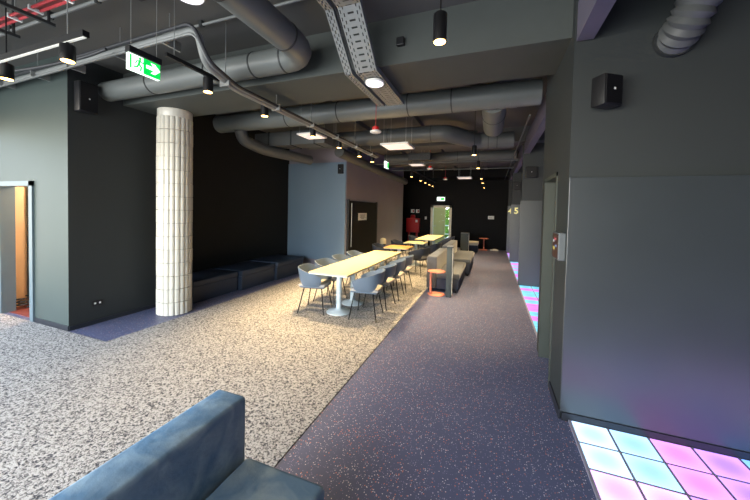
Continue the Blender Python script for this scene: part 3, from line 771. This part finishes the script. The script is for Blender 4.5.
for dy, dz in ((0, 0), (.055, .0)):
    bm = nb(); tube(bm, [(-8.4, 1.47+dy, 3.42+dz), (-2.1, 1.47+dy, 3.42+dz)], .012, 8); obj('tube', bm, REDP, t, True)
bm = nb(); box(bm, -8.4, -2.1, 1.478, 1.515, 3.425, 3.431); obj('web', bm, mat('dull_red', (120, 60, 60), .5), t)
for x in (-5.6, -5.0, -4.55, -4.1, -3.75, -3.3, -2.9):
    bm = nb(); box(bm, x-.012, x+.012, 1.45, 1.545, 3.402, 3.438); obj('coupling', bm, WHITE, t)
    bm = nb(); tube(bm, [(x, 1.50, 3.43), (x, 1.50, CZ)], .005, 6); obj('hanger_rod', bm, STEEL, t)
# dark hanging strut frame at the far left
t = thing('strut_frame', 'dark steel strut frame hanging at the top left ceiling', 'frame', (-4.2, 1.3, 3.4))
for y in (1.05, 1.28):
    bm = nb(); box(bm, -8.3, -3.35, y-.02, y+.02, 3.36, 3.40); obj('rail', bm, SEAM, t)
for x in (-5.6, -4.9, -4.35, -3.75):
    bm = nb(); box(bm, x-.018, x+.018, .95, 1.62, 3.335, 3.362); obj('crossbar', bm, SEAM, t)
    bm = nb(); tube(bm, [(x, 1.58, 3.35), (x, 1.58, CZ)], .012, 8); obj('hanger_rod', bm, SEAM, t)
    bm = nb(); tube(bm, [(x, .98, 3.35), (x, .98, CZ)], .012, 8); obj('hanger_rod', bm, SEAM, t)
pipe('dark cable sagging below the left ceiling strut frame', [(-8, 1.75, 3.35), (-6, 1.8, 3.30), (-5, 1.9, 3.24), (-4.2, 2.06, 3.34), (-3.9, 2.1, 3.40)], .016, CABLE, 'cable', 'hanging_cable', .4)
pipe('slim conduit running along the top of the right partitions', [(.48, 5.1, 3.2), (.48, 14.4, 3.2)], .014, DUCTD)
pipe('horizontal sprinkler bar crossing the ceiling beyond the long table', [(-3.3, 8.7, 3.12), (.6, 8.7, 3.12)], .02, DUCTD, clips=())
# rods that carry it
pipe('second bar crossing the ceiling farther along', [(-3.3, 10.4, 3.15), (.6, 10.4, 3.15)], .02, DUCTD)

# perforated cable trays
def tray(label, x0, x1, slots, pat):
    t = thing('cable_tray', label, 'cable tray', ((x0+x1)/2, 2.5, 3.15), 'perforated cable trays')
    pts = [(-1.0, 3.56), (2.5, 3.55), (2.93, 3.15), (3.98, 3.15)]
    bm = nb(); pitch = .015
    L = [0]
    for a, b in zip(pts, pts[1:]): L.append(L[-1]+math.hypot(b[0]-a[0], b[1]-a[1]))
    def at(s):
        for k in range(3):
            if s <= L[k+1] or k == 2:
                u = (s-L[k])/(L[k+1]-L[k]); a, b = pts[k], pts[k+1]
                return a[0]+(b[0]-a[0])*u, a[1]+(b[1]-a[1])*u
    s0 = L[1]-1.6; st = [s0+i*pitch for i in range(int((L[3]-s0)/pitch)+1)]
    # snap the stations nearest to a bend onto it
    for b in (L[1], L[2]):
        k = min(range(len(st)), key=lambda i: abs(st[i]-b)); st[k] = b
    rows = [[bm.verts.new((x, *at(s))) for x in slots] for s in st]
    for i in range(len(st)-1):
        for j in range(len(slots)-1):
            hole = (pat[j] == 'l' and i % 4 in (0, 1)) or (pat[j] == 't' and i % 4 == 2) or (pat[j] == 'o' and i % 4 in (2, 3))
            if not hole: bm.faces.new((rows[i][j], rows[i][j+1], rows[i+1][j+1], rows[i+1][j]))
    obj('bottom_plate', bm, TRAYM, t)
    for x in (x0, x1):
        bm = nb()
        R = [[bm.verts.new((x, at(s)[0], at(s)[1]+h)) for h in (0, .06)] for s in (s0, L[1], L[2], L[3])]
        for a, b in zip(R, R[1:]): bm.faces.new((a[0], a[1], b[1], b[0]))
        obj('side_wall', bm, TRAYM, t)
    for y, z in ((1.6, 3.55), (2.3, 3.55)):
        for x in (x0-.006, x1+.006):
            bm = nb(); tube(bm, [(x, y, z+.01), (x, y, CZ)], .004, 6); obj('hanger_rod', bm, STEEL, t)
tray('narrow perforated steel cable tray bending under the ceiling beam', -1.475, -1.395, [-1.475, -1.462, -1.452, -1.442, -1.430, -1.419, -1.409, -1.395], '-l-o-l-')
def lins(a, b, fr): return [a+(b-a)*f for f in fr]
tray('wide perforated steel cable tray bending under the ceiling beam beside the narrow one', -1.35, -1.125, lins(-1.35, -1.125, (0, .06, .105, .19, .235, .37, .63, .765, .81, .895, .94, 1)), '-l-o-t-o-l-')
pipe('black cable bundle lying over the wide cable tray', [(-1.372, -.5, 3.60), (-1.372, 2.5, 3.585), (-1.372, 2.95, 3.20), (-1.372, 3.97, 3.19)], .012, CABLE, 'cable', 'cable_bundle', .1)

# ---------------------------------------------------------------- lamps
def spot_lamp(x, y, zb, ztop, r, h, label, group, power, tilt=(0, 0), ang=84, lit=True):
    """cylinder spotlight hanging from z=ztop, its lens at z=zb"""
    t = thing('spotlight', label, 'spotlight', (x, y, zb), group)
    bm = nb(); lathe(bm, [(r*.98, zb), (r, zb+.01), (r, zb+h-.005), (r*.9, zb+h)], (x, y, 0), 20); obj('body', bm, BLACKM, t, True)
    bm = nb(); lathe(bm, [(r*.86, zb-.003), (r*.86, zb+.004)], (x, y, 0), 20); obj('lens', bm, BULB, t, True)
    bm = nb(); tube(bm, [(x, y, zb+h-.01), (x, y, ztop)], .01 if ztop-zb-h < .3 else .005, 8); obj('stem', bm, BLACKM, t, True)
    if lit:
        l = bpy.data.lights.new('spot_beam', 'SPOT'); l.energy = power; l.color = (1, .71, .36); l.spot_size = math.radians(ang); l.spot_blend = .7; l.shadow_soft_size = .035
        o = bpy.data.objects.new('spot_beam', l); COL.objects.link(o); o.parent = t; o.location = (0, 0, -.012); o.rotation_euler = (tilt[0], tilt[1], 0)
    return t
def track(label, a, b, glow=False, hang=()):
    t = thing('light_track', label, 'light track', a)
    a = Vector(a); b = Vector(b); d = (b-a).normalized(); s = Vector((d.y, -d.x, 0))*.018
    bm = nb()
    vs = [bm.verts.new(p+q*s+Vector((0, 0, h))) for p in (a, b) for q in (-1, 1) for h in (0, .036)]
    bmesh.ops.convex_hull(bm, input=vs); obj('rail', bm, BLACKM, t)
    if glow:
        bm = nb(); vs = [bm.verts.new(p+q*s*.5+Vector((0, 0, h))) for p in (a+d*.01, b-d*.01) for q in (-1, 1) for h in (-.003, .001)]
        bmesh.ops.convex_hull(bm, input=vs); obj('diffuser', bm, TRACKGLOW, t)
    for f in hang:
        p = a+(b-a)*f; zt = 3.27 if 3.11 < p.y < 3.86 else CZ
        bm = nb(); tube(bm, [p+Vector((0, 0, .03)), (p.x, p.y, zt)], .003, 6); obj('hanger_wire', bm, STEEL, t)
SP = 'cylinder spotlights on the ceiling tracks'
ordn = ['nearest the camera', 'second', 'third', 'fourth', 'fifth', 'sixth', 'seventh']
track('black lighting track over the carpet beside the pipe bundle', (-2.93, 2.06, 3.16), (-2.93, 7.6, 3.16), False, (.015, .4, .6, .77))
for i, (y, pw) in enumerate(((2.54, 60), (3.44, 150), (4.66, 340), (5.64, 340), (6.67, 340), (7.5, 280))):
    spot_lamp(-2.945, y, 3.0, 3.165, .05, .15, 'black cylinder spotlight on the track over the long table, %s along it' % ordn[i], SP, pw, tilt=(0, -.2), ang=92)
track('black lighting track with a lit underside at the top left', (-5.2, 1.18, 2.785), (-2.39, 1.18, 2.785), True, (.25, .55, .93))
spot_lamp(-2.585, 1.18, 2.665, 2.79, .04, .10, 'black cylinder spotlight under the lit track at the top left', SP, 12)
spot_lamp(-3.92, 1.38, 2.80, CZ, .045, .125, 'black cylinder spotlight at the left edge of the picture', SP, 12)
for i, (y, pw) in enumerate(((1.95, 18), (5.95, 290), (7.75, 290), (10.2, 290), (11.7, 270), (14.0, 120))):
    spot_lamp(-.335, y, 2.80, CZ if i != 3 else 3.75, .042, .17, 'black pendant spotlight hanging over the aisle, %s in the row' % ordn[i], SP, pw)
track('black lighting track over the farthest table', (-2.34, 8.9, 3.0), (-2.34, 13.4, 3.0), False, (.1, .5, .9))
for i, (y, pw) in enumerate(((9.3, 200), (10.6, 200), (11.4, 200), (12.2, 200), (12.9, 200))):
    spot_lamp(-2.34, y, 2.80, 3.005, .042, .14, 'black cylinder spotlight on the far table track, %s along it' % ordn[i], SP, pw)

def ceiling_panel(label, x, y, z, s):
    t = thing('ceiling_panel', label, 'ceiling panel', (x, y, z), 'square white ceiling panels')
    bm = nb(); box(bm, x-s/2, x+s/2, y-s/2, y+s/2, z, z+.035, bev=.006); obj('frame', bm, WHITE, t)
    bm = nb(); box(bm, x-s/2+.03, x+s/2-.03, y-s/2+.03, y+s/2-.03, z-.003, z+.004); obj('diffuser', bm, PANELGLOW, t)  # panel face with a weak glow added, not a lamp
    for a in (-1, 1):
        for b in (-1, 1):
            bm = nb(); tube(bm, [(x+a*s*.4, y+b*s*.4, z+.03), (x+a*s*.4, y+b*s*.4, CZ)], .004, 5); obj('hanger_rod', bm, STEEL, t)
ceiling_panel('square white ceiling panel beside the pipe bundle above the long table', -3.43, 5.4, 3.2, .44)
ceiling_panel('large square white ceiling panel in the middle of the ceiling', -1.81, 6.0, 3.03, .56)
ceiling_panel('smaller distant square white ceiling panel beyond the large one', -2.1, 8.95, 3.1, .42)
ceiling_panel('farthest thin white ceiling panel before the black wall', -1.05, 12.8, 3.1, .55)

t = thing('disc_light', 'round white disc light under the cable tray', 'ceiling light', (-1.235, 3.17, 3.12))
bm = nb(); lathe(bm, [(.098, 3.122), (.105, 3.128), (.105, 3.142), (.09, 3.149)], (-1.235, 3.17, 0), 32); obj('housing', bm, WHITE, t, True)
bm = nb(); lathe(bm, [(.094, 3.118), (.094, 3.124)], (-1.235, 3.17, 0), 32); obj('diffuser', bm, DISC, t, True)
t = thing('disc_light', 'round white disc light at the top edge near the exit sign', 'ceiling light', (-2.56, 2.0, 3.6))
bm = nb(); lathe(bm, [(.12, 3.602), (.13, 3.61), (.13, 3.64), (.11, 3.66)], (-2.56, 2.0, 0), 32); obj('housing', bm, WHITE, t, True)
bm = nb(); lathe(bm, [(.118, 3.597), (.118, 3.604)], (-2.56, 2.0, 0), 32); obj('diffuser', bm, DISC, t, True)
bm = nb(); tube(bm, [(-2.56, 2.0, 3.65), (-2.56, 2.0, CZ)], .02, 8); obj('stem', bm, WHITE, t, True)

for lab, x, y, z in (('red and white alarm sounder hanging in front of the second duct', -1.79, 4.68, 3.0), ('red and white alarm sounder hanging beyond the middle ceiling panel', -1.75, 9.15, 3.0), ('farthest red and white alarm sounder before the black wall', -1.74, 12.3, 3.0)):
    t = thing('alarm_sounder', lab, 'alarm', (x, y, z), 'red alarm sounders')
    bm = nb(); lathe(bm, [(.06, z-.012), (.088, z), (.092, z+.02), (.06, z+.035)], (x, y, 0), 24); obj('dome', bm, WHITE, t, True)
    bm = nb(); lathe(bm, [(.052, z+.034), (.055, z+.04), (.055, z+.085), (.05, z+.09)], (x, y, 0), 20); obj('base', bm, RED, t, True)
    bm = nb(); tube(bm, [(x, y, z+.088), (x, y, CZ)], .005, 6); obj('drop_rod', bm, REDP, t, True)
tag(obj('junction_box', box(nb(), -.97, -.89, 3.06, 3.11, 3.44, 3.52, bev=.006), BLACK), 'small black box on the beam face beside the cable tray', 'junction box')

# small ceiling fittings
t = thing('fan_coil_unit', 'black fan coil box hanging behind the large white ceiling panel', 'fan coil unit', (-1.93, 8.1, 3.2))
bm = nb(); box(bm, -2.25, -1.62, 8.45, 8.62, 3.16, 3.36, bev=.008); obj('casing', bm, BLACK, t)
for z in (3.21, 3.25, 3.29):
    bm = nb(); box(bm, -2.20, -1.67, 8.44, 8.452, z, z+.012); obj('grille_slat', bm, SEAM, t)
for x in (-2.2, -1.67):
    bm = nb(); tube(bm, [(x, 8.53, 3.35), (x, 8.53, CZ)], .006, 6); obj('hanger_rod', bm, STEEL, t)
t = thing('ceiling_camera', 'small black fitting on the ceiling at the top edge above the exit sign', 'camera', (-3.2, 2.0, 3.7))
bm = nb(); box(bm, -3.16, -3.0, 1.93, 1.99, 3.66, 3.72, bev=.01); obj('body', bm, BLACK, t)
bm = nb(); tube(bm, [(-3.08, 1.96, 3.71), (-3.08, 1.96, CZ)], .012, 8); obj('stem', bm, BLACKM, t, True)
